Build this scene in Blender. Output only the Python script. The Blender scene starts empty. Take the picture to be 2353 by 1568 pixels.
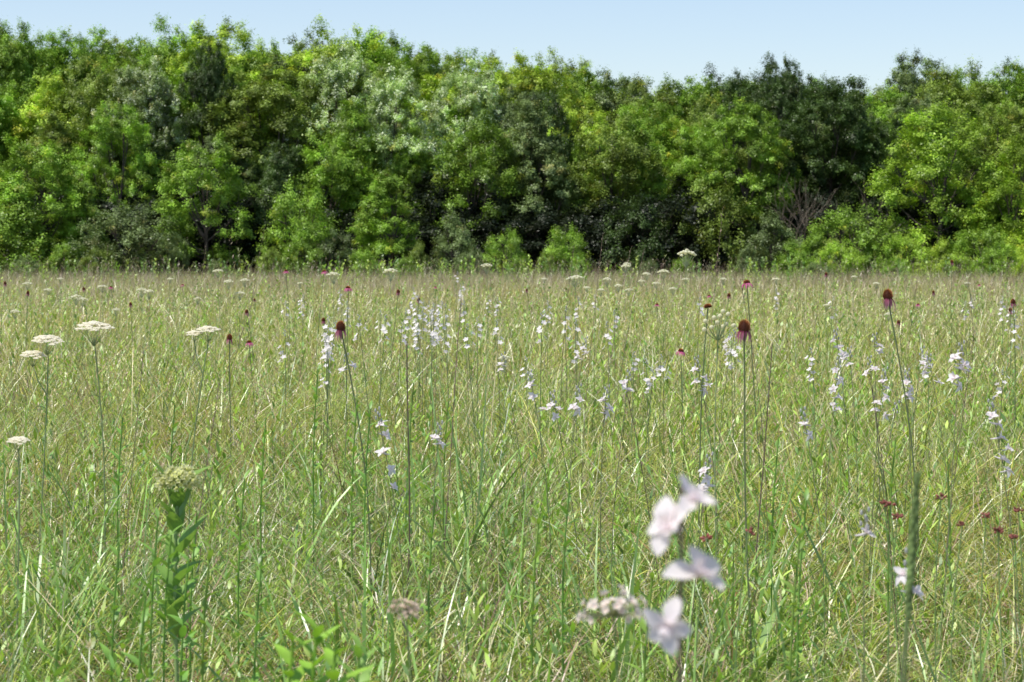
import bpy, math, random
import numpy as np
from mathutils import Vector
rng = np.random.default_rng(11)
random.seed(11)
scene = bpy.context.scene
COL = scene.collection

# ------------------------------------------------------------------ camera
CAM_H = 0.9
F = 5276.0
PITCH = math.atan(200 / F)
cd = bpy.data.cameras.new("camera")
cam = bpy.data.objects.new("camera", cd)
COL.objects.link(cam)
cam.location = (0, 0, CAM_H)
cam.rotation_euler = (math.pi / 2 - PITCH, 0, 0)
cd.sensor_width = 22.3
cd.lens = 50
cd.clip_start = 0.05
cd.clip_end = 3000
cd.dof.use_dof = True
cd.dof.focus_distance = 6.6
cd.dof.aperture_fstop = 11.0
scene.camera = cam


def spot(px, py, D):
    """surveyed bearing + distance -> metres"""
    return (px - 1176.5) / F * D, D, CAM_H + D * math.tan(math.atan((784 - py) / F) - PITCH)


# ------------------------------------------------------------------ light
w = bpy.data.worlds.new("World")
scene.world = w
w.use_nodes = True
nt = w.node_tree
sky = nt.nodes.new("ShaderNodeTexSky")
sky.sky_type = 'NISHITA'
sky.sun_disc = False
EL = math.radians(64)
AZ = math.radians(-112)   # clockwise from +Y
sky.sun_elevation = EL
sky.sun_rotation = AZ
sky.air_density = 1.0
sky.dust_density = 0.4
sky.ozone_density = 3.0
vm = nt.nodes.new("ShaderNodeVectorMath")
vm.operation = 'MULTIPLY'
vm.inputs[1].default_value = (1.14, 1.05, 1.04)
nt.links.new(sky.outputs[0], vm.inputs[0])
nt.links.new(vm.outputs[0], nt.nodes["Background"].inputs[0])
nt.nodes["Background"].inputs[1].default_value = 0.15
sv = Vector((math.cos(EL) * math.sin(AZ), math.cos(EL) * math.cos(AZ), math.sin(EL)))
ld = bpy.data.lights.new("sun", 'SUN')
ld.energy = 5.0
ld.angle = math.radians(0.5)
ld.color = (1, 0.95, 0.85)
lo = bpy.data.objects.new("sun", ld)
COL.objects.link(lo)
lo.rotation_euler = (-sv).to_track_quat('-Z', 'Y').to_euler()
lo.location = (0, 0, 30)
scene.view_settings.view_transform = 'Standard'


# ------------------------------------------------------------------ materials
def plant_mat(name, rough=0.5, trans=0.3, gloss=0.05, obj=False, nscale=60, namp=0.25, tcol=(1.4, 1.45, .8)):
    m = bpy.data.materials.new(name)
    m.use_nodes = True
    t = m.node_tree
    t.nodes.remove(t.nodes["Principled BSDF"])
    out = t.nodes["Material Output"]
    a = t.nodes.new("ShaderNodeAttribute")
    a.attribute_name = "Col"
    col = a.outputs["Color"]
    if obj:
        oi = t.nodes.new("ShaderNodeObjectInfo")
        mx = t.nodes.new("ShaderNodeVectorMath")
        mx.operation = 'MULTIPLY'
        t.links.new(col, mx.inputs[0])
        t.links.new(oi.outputs["Color"], mx.inputs[1])
        col = mx.outputs[0]
    tc = t.nodes.new("ShaderNodeTexCoord")
    nz = t.nodes.new("ShaderNodeTexNoise")
    nz.inputs["Scale"].default_value = nscale
    nz.inputs["Detail"].default_value = 0.0
    t.links.new(tc.outputs["Object"], nz.inputs["Vector"])
    mr = t.nodes.new("ShaderNodeMapRange")
    mr.inputs[3].default_value = 1 - namp
    mr.inputs[4].default_value = 1 + namp
    t.links.new(nz.outputs["Fac"], mr.inputs[0])
    vm = t.nodes.new("ShaderNodeVectorMath")
    vm.operation = 'SCALE'
    t.links.new(col, vm.inputs[0])
    t.links.new(mr.outputs[0], vm.inputs["Scale"])
    df = t.nodes.new("ShaderNodeBsdfDiffuse")
    t.links.new(vm.outputs[0], df.inputs[0])
    last = df.outputs[0]
    if trans > 0:
        tr = t.nodes.new("ShaderNodeBsdfTranslucent")
        v2 = t.nodes.new("ShaderNodeVectorMath")
        v2.operation = 'MULTIPLY'
        v2.inputs[1].default_value = tcol
        t.links.new(vm.outputs[0], v2.inputs[0])
        t.links.new(v2.outputs[0], tr.inputs[0])
        ms = t.nodes.new("ShaderNodeMixShader")
        ms.inputs[0].default_value = trans
        t.links.new(last, ms.inputs[1])
        t.links.new(tr.outputs[0], ms.inputs[2])
        last = ms.outputs[0]
    if gloss > 0:
        gl = t.nodes.new("ShaderNodeBsdfGlossy")
        gl.inputs["Roughness"].default_value = rough
        m2 = t.nodes.new("ShaderNodeMixShader")
        m2.inputs[0].default_value = gloss
        t.links.new(last, m2.inputs[1])
        t.links.new(gl.outputs[0], m2.inputs[2])
        last = m2.outputs[0]
    t.links.new(last, out.inputs[0])
    return m


M_GRASS = plant_mat("grass_blade", 0.38, 0.29, 0.08)
M_LEAF = plant_mat("herb_leaf", 0.45, 0.26, 0.05)
M_CROWN = plant_mat("tree_leaf", 0.42, 0.17, 0.035, obj=True, nscale=1.2, namp=0.35)
M_STEM = plant_mat("plant_stem", 0.6, 0.0, 0.03)
M_PETAL = plant_mat("petal", 0.6, 0.45, 0.0, nscale=300, namp=0.05, tcol=(1.02, 1, .98))
M_CONE = plant_mat("seed_cone", 0.6, 0.0, 0.03, nscale=500, namp=0.3)
M_BARK = plant_mat("bark", 0.9, 0.0, 0.0, nscale=9, namp=0.5)


def ground_mat():
    m = bpy.data.materials.new("meadow_soil")
    m.use_nodes = True
    t = m.node_tree
    p = t.nodes["Principled BSDF"]
    tc = t.nodes.new("ShaderNodeTexCoord")
    n1 = t.nodes.new("ShaderNodeTexNoise")
    n1.inputs["Scale"].default_value = 3
    n1.inputs["Detail"].default_value = 4
    n2 = t.nodes.new("ShaderNodeTexNoise")
    n2.inputs["Scale"].default_value = 60
    n2.inputs["Detail"].default_value = 3
    r1 = t.nodes.new("ShaderNodeValToRGB")
    r1.color_ramp.elements[0].color = (0.05, 0.032, 0.02, 1)
    r1.color_ramp.elements[0].position = 0.35
    r1.color_ramp.elements[1].color = (0.09, 0.085, 0.035, 1)
    r1.color_ramp.elements[1].position = 0.65
    r2 = t.nodes.new("ShaderNodeValToRGB")
    r2.color_ramp.elements[0].color = (0.04, 0.028, 0.02, 1)
    r2.color_ramp.elements[1].color = (0.28, 0.19, 0.11, 1)
    mx = t.nodes.new("ShaderNodeMix")
    mx.data_type = 'RGBA'
    mx.inputs[0].default_value = 0.45
    for n in (n1, n2):
        t.links.new(tc.outputs["Object"], n.inputs["Vector"])
    t.links.new(n1.outputs[0], r1.inputs[0])
    t.links.new(n2.outputs[0], r2.inputs[0])
    t.links.new(r1.outputs[0], mx.inputs[6])
    t.links.new(r2.outputs[0], mx.inputs[7])
    t.links.new(mx.outputs[2], p.inputs["Base Color"])
    p.inputs["Roughness"].default_value = 0.95
    return m


# ------------------------------------------------------------------ mesh helpers
def norm(a):
    return a / np.maximum(np.linalg.norm(a, axis=-1, keepdims=True), 1e-9)


class G:
    def __init__(s):
        s.V = []; s.C = []; s.Q = []; s.T = []; s.QM = []; s.TM = []; s.n = 0

    def add(s, V, col, Q=None, T=None, mat=0):
        V = np.asarray(V, float).reshape(-1, 3)
        c = np.asarray(col, float)
        if c.ndim == 1:
            c = np.tile(c[:3], (len(V), 1))
        s.V.append(V); s.C.append(c[:, :3])
        if Q is not None:
            Q = np.asarray(Q, int).reshape(-1, 4)
            s.Q.append(Q + s.n); s.QM.append(np.full(len(Q), mat))
        if T is not None:
            T = np.asarray(T, int).reshape(-1, 3)
            s.T.append(T + s.n); s.TM.append(np.full(len(T), mat))
        s.n += len(V)

    def tube(s, P, R, n=5, col=(1, 1, 1), mat=0):
        P = np.asarray(P, float); m = len(P)
        R = np.broadcast_to(np.asarray(R, float), (m,))
        T = norm(np.gradient(P, axis=0))
        ref = np.array([0, 0, 1.0]) if abs(T[:, 2].mean()) < 0.8 else np.array([1.0, 0, 0])
        u = norm(np.cross(T, ref)); v = np.cross(T, u)
        a = np.linspace(0, 2 * math.pi, n, endpoint=False)
        V = P[:, None] + R[:, None, None] * (np.cos(a)[None, :, None] * u[:, None] + np.sin(a)[None, :, None] * v[:, None])
        i = np.arange(m - 1)[:, None] * n; j = np.arange(n)[None]; k = (np.arange(n)[None] + 1) % n
        Q = np.stack([i + j, i + k, i + n + k, i + n + j], -1).reshape(-1, 4)
        c = np.asarray(col, float)
        if c.ndim == 2:
            c = np.repeat(c, n, axis=0)
        s.add(V.reshape(-1, 3), c, Q=Q, mat=mat)

    def blob(s, c, r, col, n=6, m=4, mat=0, squash=1.0, axis=None):
        th = np.linspace(0.15, math.pi - 0.1, m)
        a = np.linspace(0, 2 * math.pi, n, endpoint=False)
        x = np.sin(th)[:, None] * np.cos(a)[None]
        y = np.sin(th)[:, None] * np.sin(a)[None]
        z = np.cos(th)[:, None] * np.ones(n)[None] * squash
        V = np.stack([x, y, z], -1).reshape(-1, 3) * r
        if axis is not None:
            ax = norm(np.asarray(axis, float))
            u = norm(np.cross(ax, [0.31, 0.9, 0.17])); vv = np.cross(ax, u)
            V = V[:, :1] * u + V[:, 1:2] * vv + V[:, 2:] * ax
        i = np.arange(m - 1)[:, None] * n; j = np.arange(n)[None]; k = (np.arange(n)[None] + 1) % n
        Q = np.stack([i + n + j, i + n + k, i + k, i + j], -1).reshape(-1, 4)
        top = np.arange(n)
        T = [[0, top[q], top[q + 1]] for q in range(1, n - 1)]
        s.add(V + np.asarray(c), col, Q=Q, T=T, mat=mat)

    def petal(s, o, d, nrm, L, W, curl=0.0, col=(1, 1, 1), col2=None, segs=4, mat=0, cup=0.15, p=0.75):
        o = np.asarray(o, float); d = norm(np.asarray(d, float)); nrm = np.asarray(nrm, float)
        nrm = norm(nrm - d * (nrm @ d)); sd = np.cross(d, nrm)
        t = np.linspace(0, 1, segs + 1)[:, None]
        c = o + d * L * t + nrm * curl * L * t * t
        hw = (W / 2) * np.sin(math.pi * (0.1 + 0.86 * t ** p))
        V = np.stack([c - sd * hw + nrm * hw * cup, c, c + sd * hw + nrm * hw * cup], 1).reshape(-1, 3)
        Q = []
        for i in range(segs):
            b = i * 3
            Q += [[b, b + 1, b + 4, b + 3], [b + 1, b + 2, b + 5, b + 4]]
        c1 = np.asarray(col, float); c2 = c1 if col2 is None else np.asarray(col2, float)
        cc = np.repeat(c1 * (1 - t) + c2 * t, 3, axis=0)
        s.add(V, cc, Q=Q, mat=mat)

    def mesh(s, name, mats, smooth=False):
        V = np.concatenate(s.V); C = np.concatenate(s.C)
        Q = np.concatenate(s.Q) if s.Q else np.zeros((0, 4), int)
        T = np.concatenate(s.T) if s.T else np.zeros((0, 3), int)
        QM = np.concatenate(s.QM) if s.QM else np.zeros(0, int)
        TM = np.concatenate(s.TM) if s.TM else np.zeros(0, int)
        me = bpy.data.meshes.new(name)
        me.vertices.add(len(V)); me.vertices.foreach_set("co", V.astype(np.float32).ravel())
        nl = len(Q) * 4 + len(T) * 3
        me.loops.add(nl)
        me.loops.foreach_set("vertex_index", np.concatenate([Q.ravel(), T.ravel()]).astype(np.int32))
        me.polygons.add(len(Q) + len(T))
        st = np.concatenate([np.arange(len(Q)) * 4, len(Q) * 4 + np.arange(len(T)) * 3]).astype(np.int32)
        me.polygons.foreach_set("loop_start", st)
        me.polygons.foreach_set("material_index", np.concatenate([QM, TM]).astype(np.int32))
        if not isinstance(mats, (list, tuple)):
            mats = [mats]
        for m in mats:
            me.materials.append(m)
        me.update(calc_edges=True)
        at = me.attributes.new("Col", 'FLOAT_COLOR', 'POINT')
        at.data.foreach_set("color", np.concatenate([C, np.ones((len(C), 1))], 1).astype(np.float32).ravel())
        me.polygons.foreach_set("use_smooth", np.full(len(Q) + len(T), smooth))
        return me


def obj(name, data, loc=(0, 0, 0), parent=None, rot=(0, 0, 0), scale=1.0, **props):
    o = bpy.data.objects.new(name, data)
    COL.objects.link(o)
    o.location = loc
    o.rotation_euler = rot
    o.scale = (scale,) * 3 if not isinstance(scale, tuple) else scale
    if parent is not None:
        o.parent = parent
    for k, v in props.items():
        o[k] = v
    if data is None:
        o.empty_display_size = 0.05
    return o


def blades(g, base, L, W, az, a0, a1, segs, c0, c1, twist=0.5, leaf=False, mat=0, pw=1.4):
    N = len(L)
    t = np.linspace(0, 1, segs + 1)
    th = a0[:, None] + a1[:, None] * ((t[:-1] + t[1:]) / 2)[None] ** pw
    st = (L / segs)[:, None]
    hor = np.concatenate([np.zeros((N, 1)), np.cumsum(np.sin(th) * st, 1)], 1)
    ver = np.concatenate([np.zeros((N, 1)), np.cumsum(np.cos(th) * st, 1)], 1)
    dx, dy = np.cos(az), np.sin(az)
    sw = (rng.normal(0, 0.09, N) * L)[:, None] * (t ** 2)[None]
    P = np.stack([base[:, 0:1] + dx[:, None] * hor - dy[:, None] * sw,
                  base[:, 1:2] + dy[:, None] * hor + dx[:, None] * sw,
                  base[:, 2:3] + ver], -1)
    P[..., 2] = np.maximum(P[..., 2], 0.004)
    sa = az + math.pi / 2 + rng.normal(0, twist, N)
    side = np.stack([np.cos(sa), np.sin(sa), rng.normal(0, 0.15, N)], -1)
    if leaf:
        prof = np.sin(math.pi * (0.08 + 0.9 * t ** 0.8))
    else:
        prof = 1 - 0.93 * t ** 2.2
    hw = W[:, None] / 2 * prof[None]
    V = np.stack([P - side[:, None] * hw[..., None], P + side[:, None] * hw[..., None]], 2)
    cc = c0[:, None] * (1 - t)[None, :, None] + c1[:, None] * t[None, :, None]
    cc = np.repeat(cc[:, :, None], 2, axis=2)
    n = (np.arange(N) * (segs + 1) * 2)[:, None]
    i = (np.arange(segs) * 2)[None]
    Q = np.stack([n + i, n + i + 1, n + i + 3, n + i + 2], -1)
    g.add(V.reshape(-1, 3), cc.reshape(-1, 3), Q=Q.reshape(-1, 4), mat=mat)
    return P[:, -1]


def patch(x, y, s=1.0):
    x = x * s; y = y * s
    return (np.sin(1.3 * x + 0.7 * y + 1) + np.sin(-0.9 * x + 1.1 * y + 2.3) + np.sin(2.7 * x - 1.9 * y) * .6 + np.sin(3.9 * x + 3.1 * y + .5) * .4) / 3


def scatter(n, d0, d1, tuft=0, sig=0.03):
    dd = np.linspace(d0, d1, 400)
    wd = 0.235 * dd + 0.6
    cdf = np.cumsum(wd); cdf /= cdf[-1]
    k = n if not tuft else max(1, n // tuft)
    D = np.interp(rng.random(k), cdf, dd)
    X = rng.uniform(-1, 1, k) * (0.235 * D + 0.6)
    if tuft:
        idx = rng.integers(0, k, n)
        ox, oy = rng.normal(0, sig, n), rng.normal(0, sig, n)
        return X[idx] + ox, D[idx] + oy, np.arctan2(oy, ox) + rng.normal(0, .45, n), idx
    return X, D, rng.uniform(0, 2 * math.pi, n), np.arange(n)


# ------------------------------------------------------------------ ground
gm = bpy.data.meshes.new("ground")
S = 900
gm.from_pydata([(-S, -60, 0), (S, -60, 0), (S, 1800, 0), (-S, 1800, 0)], [], [(0, 1, 2, 3)])
gm.materials.append(ground_mat())
obj("ground", gm, kind="structure", label="flat prairie soil with dry thatch under the grass", category="ground")

# ------------------------------------------------------------------ grass
PAL = np.array([[0.34, 0.45, 0.055], [0.60, 0.63, 0.14], [0.18, 0.29, 0.08], [0.82, 0.70, 0.40], [0.40, 0.23, 0.15], [0.11, 0.20, 0.03]])


def colours(n, pr, x, y, amp=0.24):
    pr = np.asarray(pr, float); pr /= pr.sum()
    c = PAL[rng.choice(len(PAL), n, p=pr)].copy()
    c *= (1 + rng.normal(0, amp, n))[:, None].clip(0.45, 1.6)
    pt = patch(x, y, 1.2)
    pt2 = patch(x + 20, y * .4, .35)
    c *= np.stack([1 + 0.20 * pt + .16 * pt2, 1 + .12 * pt + .08 * pt2, 1 + .1 * pt], -1)
    return c.clip(0.01, 0.88)


g = G()
for (n, d0, d1, segs, w0, w1, h0, h1, tf, sg, mix, arch, amp) in [
    (54000, 0.9, 5.8, 8, 0.0014, 0.0040, 0.24, 0.60, 80, 0.040, [.36, .23, .08, .16, .04, .13], 1.9, .32),
    (34000, 0.9, 5.8, 6, 0.0014, 0.0034, 0.06, 0.32, 0, 0, [.32, .22, .05, .22, .08, .13], 1.4, .32),
    (52000, 5.8, 11, 7, 0.0024, 0.0050, 0.28, 0.64, 64, 0.06, [.36, .28, .06, .18, .03, .09], 1.8, .28),
    (26000, 5.8, 11, 5, 0.0024, 0.0046, 0.15, 0.42, 0, 0, [.34, .27, .05, .22, .05, .09], 1.4, .28),
    (70000, 11, 23, 4, 0.0050, 0.0095, 0.28, 0.54, 30, 0.12, [.35, .32, .04, .24, .03, .03], 1.4, .20),
    (100000, 23, 69, 3, 0.012, 0.020, 0.24, 0.46, 14, .18, [.31, .36, .02, .26, .05, .0], 1.0, .14)]:
    x, y, az, ti = scatter(n, d0, d1, tf, sg)
    tv = rng.random(ti.max() + 1)[ti]
    hf = np.where(y < 5.8, .78, .92)
    L = rng.uniform(h0, h1, n) * (0.55 + 0.6 * tv) * (1 + 0.30 * patch(x, y, 1.1)) * hf
    W = rng.uniform(w0, w1, n)
    a0 = np.abs(rng.normal(0.25, 0.28, n)) + (0.12 if tf else 0)
    a1 = np.abs(rng.normal(arch, 0.75, n)).clip(0, 2.9)
    az = az + 0.35 * np.sin(.8 * x + .5 * y)
    c1 = colours(n, mix, x, y, amp)
    if tf:
        q = 1.0 if d0 < 20 else .35
        c1 *= (.94 + q * (-.36 + .66 * rng.random(ti.max() + 1)[ti]))[:, None]
        hue = rng.normal(0, .12 * q, ti.max() + 1)[ti]
        c1 = c1 * np.stack([1 + hue, 1 + 0 * hue, 1 - hue], -1)
    if d0 > 20:
        tn = ((y - 34) / 30).clip(0, 1)[:, None] * .45
        c1 = c1 * (1 - tn) + np.array([.42, .33, .22]) * tn
    c0 = c1 * 0.6 + np.array([0.045, 0.03, 0.01])  # browner blade bases, darkened too so gap shade sits in the colour
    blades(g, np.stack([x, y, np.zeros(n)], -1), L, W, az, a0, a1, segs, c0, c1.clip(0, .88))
n = 20000
x, y, az, ti = scatter(n, 1.5, 9)
c = colours(n, [0.02, 0.08, 0, 0.55, 0.32, 0], x, y)
blades(g, np.stack([x, y, rng.uniform(0, 0.18, n)], -1), rng.uniform(.1, .32, n), rng.uniform(.0015, .0032, n), az,
       rng.uniform(.7, 1.6, n), rng.uniform(0, .6, n), 4, c * .8, c)
obj("grass", g.mesh("grass", M_GRASS), kind="stuff", label="dense green and straw prairie grass on the meadow", category="grass")

g = G()
for (cx, cy, nb, Lm, sp) in [(1100, 5.6, 34, .68, .08), (1060, 5.9, 20, .6, .06), (30, 4.6, 60, .54, .10), (150, 4.3, 56, .50, .10), (470, 4.6, 10, .5, .04), (540, 4.2, 12, .45, .05),
                         (1690, 4.2, 14, .56, .03), (1560, 5.2, 14, .5, .08), (660, 3.4, 12, .38, .05), (780, 3.0, 12, .36, .05), (1050, 3.6, 14, .38, .06),
                         (2200, 3.3, 16, .36, .09), (2000, 4.8, 16, .46, .08), (1400, 3.3, 14, .36, .08), (300, 3.2, 16, .4, .08), (1820, 3.2, 12, .38, .06), (1300, 4.6, 14, .44, .06)] + \
        [(rng.uniform(-50, 2400), rng.uniform(2.7, 11), 16, rng.uniform(.30, .52), .06) for _ in range(150)]:
    X = (cx - 1176.5) / F * cy
    n = nb
    bx = X + rng.normal(0, sp, n); by = cy + rng.normal(0, sp, n)
    az = rng.uniform(0, 6.283, n)
    c = np.tile([0.18, 0.31, 0.06], (n, 1)) * rng.uniform(.55, 1.6, n)[:, None]
    blades(g, np.stack([bx, by, np.zeros(n)], -1), Lm * rng.uniform(.6, 1.1, n), rng.uniform(.003, .010, n), az,
           np.abs(rng.normal(.18, .2, n)), np.abs(rng.normal(1.1, .7, n)), 9, c, c * 1.15)
obj("coarse_grass", g.mesh("coarse_grass", M_GRASS), kind="stuff", label="broad-bladed dark green grass bunches in the meadow", category="grass")

g = G()


def stalks(n, d0, d1, h0, h1, w, cols, heads, hs):
    x, y, az, _ = scatter(n, d0, d1)
    L = rng.uniform(h0, h1, n) * (1 + 0.12 * patch(x, y, 0.5))
    c = np.asarray(cols)[rng.integers(0, len(cols), n)] * rng.uniform(.75, 1.25, n)[:, None]
    a0 = np.abs(rng.normal(0.14, .16, n)); a1 = np.abs(rng.normal(.5, .5, n))
    tip = blades(g, np.stack([x, y, np.zeros(n)], -1), L, np.full(n, w) * rng.uniform(.7, 1.3, n), az, a0, a1, 5, c, c, leaf=False)
    if heads:
        b = np.repeat(tip, heads, 0)
        b[:, 2] -= rng.uniform(0.0, 1, len(b)) ** 1.3 * np.repeat(L, heads) * 0.2
        lean = np.repeat(np.stack([np.cos(az), np.sin(az)], -1) * np.sin(a0 + a1)[:, None], heads, 0)
        b[:, :2] -= lean * (np.repeat(tip[:, 2], heads) - b[:, 2])[:, None]
        m = len(b)
        cc = np.repeat(c, heads, 0) * rng.uniform(.9, 1.4, m)[:, None]
        blades(g, b, rng.uniform(.5, 1.2, m) * hs, np.full(m, hs * .2), rng.uniform(0, 6.28, m), rng.uniform(.2, .8, m), rng.uniform(0, .8, m), 2, cc, cc, leaf=True)


TAN = [[.66, .55, .33], [.54, .42, .25], [.36, .22, .16], [.52, .54, .22]]
stalks(600, 2.4, 6, .26, .50, .0014, TAN, 12, .010)
stalks(2200, 6, 12, .36, .56, .0018, TAN, 9, .014)
stalks(5500, 12, 26, .42, .56, .0034, [[.62, .54, .30], [.50, .40, .25], [.54, .56, .22]], 4, .026)
stalks(20000, 26, 68.5, .40, .54, .008, [[.56, .48, .28], [.42, .32, .22], [.50, .52, .23]], 0, .05)
stalks(10000, 45, 68.5, .44, .62, .008, [[.35, .26, .19], [.43, .33, .23], [.46, .44, .23]], 0, .05)
stalks(2000, 50, 68.5, .55, .85, .008, [[.34, .27, .19], [.26, .18, .14], [.38, .44, .18]], 3, .06)
stalks(90, 7, 16, .72, .98, .0018, [[.26, .20, .13], [.32, .34, .16]], 8, .02)
obj("seeding_grass", g.mesh("seeding_grass", M_GRASS), kind="stuff", label="tan and purplish grass stalks gone to seed", category="grass")

g = G()


def herbs(n, d0, d1, h0, h1, nl, ll, lw, cols):
    x, y, az, _ = scatter(n, d0, d1)
    keep = patch(x, y, .8) > -.35 if d0 < 12 else np.ones(n, bool)
    x, y, az = x[keep], y[keep], az[keep]; n = len(x)
    L = rng.uniform(h0, h1, n)
    c = np.asarray(cols)[rng.integers(0, len(cols), n)] * rng.uniform(.7, 1.3, n)[:, None]
    a0 = np.abs(rng.normal(0.16, .16, n)); a1 = np.zeros(n)
    blades(g, np.stack([x, y, np.zeros(n)], -1), L, np.full(n, lw * .35), az, a0, a1, 3, c * .8, c * .9)
    f = (np.tile(np.linspace(.2, 1, nl), n) + rng.normal(0, .02, n * nl)).clip(.05, 1)
    Lr = np.repeat(L, nl) * f
    ar = np.repeat(az, nl); s0 = np.repeat(np.sin(a0), nl)
    b = np.stack([np.repeat(x, nl) + np.cos(ar) * s0 * Lr, np.repeat(y, nl) + np.sin(ar) * s0 * Lr, Lr * np.cos(np.repeat(a0, nl))], -1)
    m = n * nl
    sz = ll * (1.15 - .6 * f) * rng.uniform(.7, 1.2, m)
    cc = np.repeat(c, nl, 0) * rng.uniform(.85, 1.25, m)[:, None]
    la = np.tile(np.arange(nl) * 2.4, n) + np.repeat(rng.uniform(0, 6, n), nl)
    blades(g, b, sz, np.full(m, lw) * rng.uniform(.7, 1.2, m), la, rng.uniform(.35, .8, m), rng.uniform(0, .7, m), 4, cc, cc * 1.1, leaf=True, twist=.25)


HG = [[.22, .38, .05], [.31, .46, .07], [.16, .29, .07], [.37, .48, .10]]
herbs(800, 2.2, 6, .14, .40, 14, .046, .007, HG)
herbs(2200, 2.0, 7, .08, .32, 20, .026, .0036, HG)
herbs(1200, 6, 12, .28, .48, 12, .055, .009, HG)
herbs(1600, 12, 30, .35, .48, 8, .07, .015, HG)
herbs(900, 30, 68, .35, .48, 6, .09, .03, HG)
herbs(260, 56, 68, .5, .85, 14, .16, .05, HG)
obj("meadow_herbs", g.mesh("meadow_herbs", M_LEAF), kind="stuff", label="leafy green wild herbs among the grass", category="herbs")

# ------------------------------------------------------------------ larkspur
WHT = np.array([.98, .93, .90]); LAV = np.array([.86, .80, .90])


def larkspur_flower(seed, wide=1.0, big=False):
    r = np.random.default_rng(seed)
    g = G()
    for k in range(5):
        a = k * 2 * math.pi / 5 + math.pi / 2 + r.normal(0, .14)
        d = np.array([0.35 + r.normal(0, .3), math.cos(a), math.sin(a)])
        g.petal((0, 0, 0), d, (1, 0, 0), .0145 * r.uniform(.8, 1.2), .0095 * wide, curl=r.uniform(-.5, .4), col=WHT * [1, .97, 1], col2=WHT * .7 + LAV * .3, segs=8 if big else 5, cup=.35, p=1.3 if big else 1.0)
    for k in (-1, 1):
        g.petal((.001, 0, .001), (1, .5 * k, .5), (0, 0, 1), .007, .006, curl=.2, col=WHT, segs=3)
        g.petal((.001, 0, 0), (1, .5 * k, -.4), (0, 0, -1), .007, .006, curl=.2, col=WHT * .5 + LAV * .5, segs=3)
    t = np.linspace(0, 1, 5)
    P = np.stack([-.014 * t, 0 * t, .006 * t + .004 * t * t], -1)
    g.tube(P, .0024 - .0017 * t, 5, col=WHT * .5 + LAV * .5)
    return g.mesh("flower", M_PETAL, smooth=True)


FLW = [larkspur_flower(s) for s in range(6)]
FLB = [larkspur_flower(s + 10, 1.15, True) for s in range(4)]
STC = np.array([.22, .28, .12]); STD = np.array([.15, .12, .09])


def stem_curve(g, x, y, h, lean=(0, 0), r0=.0022, r1=.0012, col=STC, n=7, seed=0):
    t = np.linspace(0, 1, n)
    P = np.stack([x + lean[0] * (t ** 2 - 1), y + lean[1] * (t ** 2 - 1), h * t], -1)
    P[:, 0] += .010 * np.sin(t * 5 + seed) * (1 - t)
    g.tube(P, r0 + (r1 - r0) * t, 5, col=col)
    return P


def stem_at(P, z):
    return np.array([np.interp(z, P[:, 2], P[:, 0]), np.interp(z, P[:, 2], P[:, 1]), z])


LK = dict(category="wildflower", group="white prairie larkspurs in the meadow")


def larkspur(px, pys, D, lean=0.0, label="white larkspur spike standing in tall meadow grass", extra=0.03, sc=1.0, offs=None, buds=6, fm=None, rs=1.0):
    r = random.Random(int(px * 7 + D * 100))
    x, y, zt = spot(px, min(pys), D)
    h = zt + extra
    root = obj("larkspur", None, (x, y, 0), label=label, **LK)
    g = G()
    lean = lean * 2 or r.uniform(-.07, .07)
    if fm: lean = .01
    P = stem_curve(g, 0, 0, h, (lean, r.uniform(-.04, .04)), .0012 * rs, .0008 * rs, (STD if fm else STD * .4 + STC * .6), seed=px)
    fl = []
    for i, py in enumerate(pys):
        z = spot(px, py, D)[2]
        a = r.uniform(0, 6.28)
        c = stem_at(P, z - .008)
        L = .010 + r.uniform(0, .010)
        if offs:
            a = (0 if offs[i] > 0 else math.pi)
            L = abs(offs[i]) / F * D
            a += (-.9 if offs[i] > 0 else .9) * r.uniform(.3, 1.2)
        e = c + np.array([math.cos(a) * L, math.sin(a) * L, .008])
        g.tube([c, (c + e) / 2 + [0, 0, .001], e], [.0008, .0007, .0007], 4, col=STC)
        fl.append((e, a))
    for k in range(buds):
        z = h - k * extra / max(buds, 1) * .9
        c = stem_at(P, z); a = k * 2.4
        g.blob(c + [math.cos(a) * .005, math.sin(a) * .005, 0], .0022, (.42, .42, .40), 5, 4, squash=1.8)
    for k in range(5):
        z = h * (.15 + .1 * k); c = stem_at(P, z); a = k * 2.4 + px
        for da in (-.5, 0, .5):
            g.petal(c, (math.cos(a + da), math.sin(a + da), .7), (0, 0, 1), .05, .003, curl=-.3, col=(.2, .3, .1), segs=3)
    obj("stem", g.mesh("stem", M_STEM), parent=root)
    M = fm or FLW
    for i, (e, a) in enumerate(fl):
        if fm:
            rot = (r.uniform(-.5, .5), [-.85, -.7, -.8, .3][i], [-.9, -2.3, -.7, -2.0][i])
        else:
            rot = (r.uniform(-.5, .5), r.uniform(-1.0, -.25), a)
        obj("flower", M[i % len(M)] if fm else M[r.randrange(len(M))], tuple(e), parent=root, rot=rot, scale=sc * r.uniform(.85, 1.15))
    return root


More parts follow.
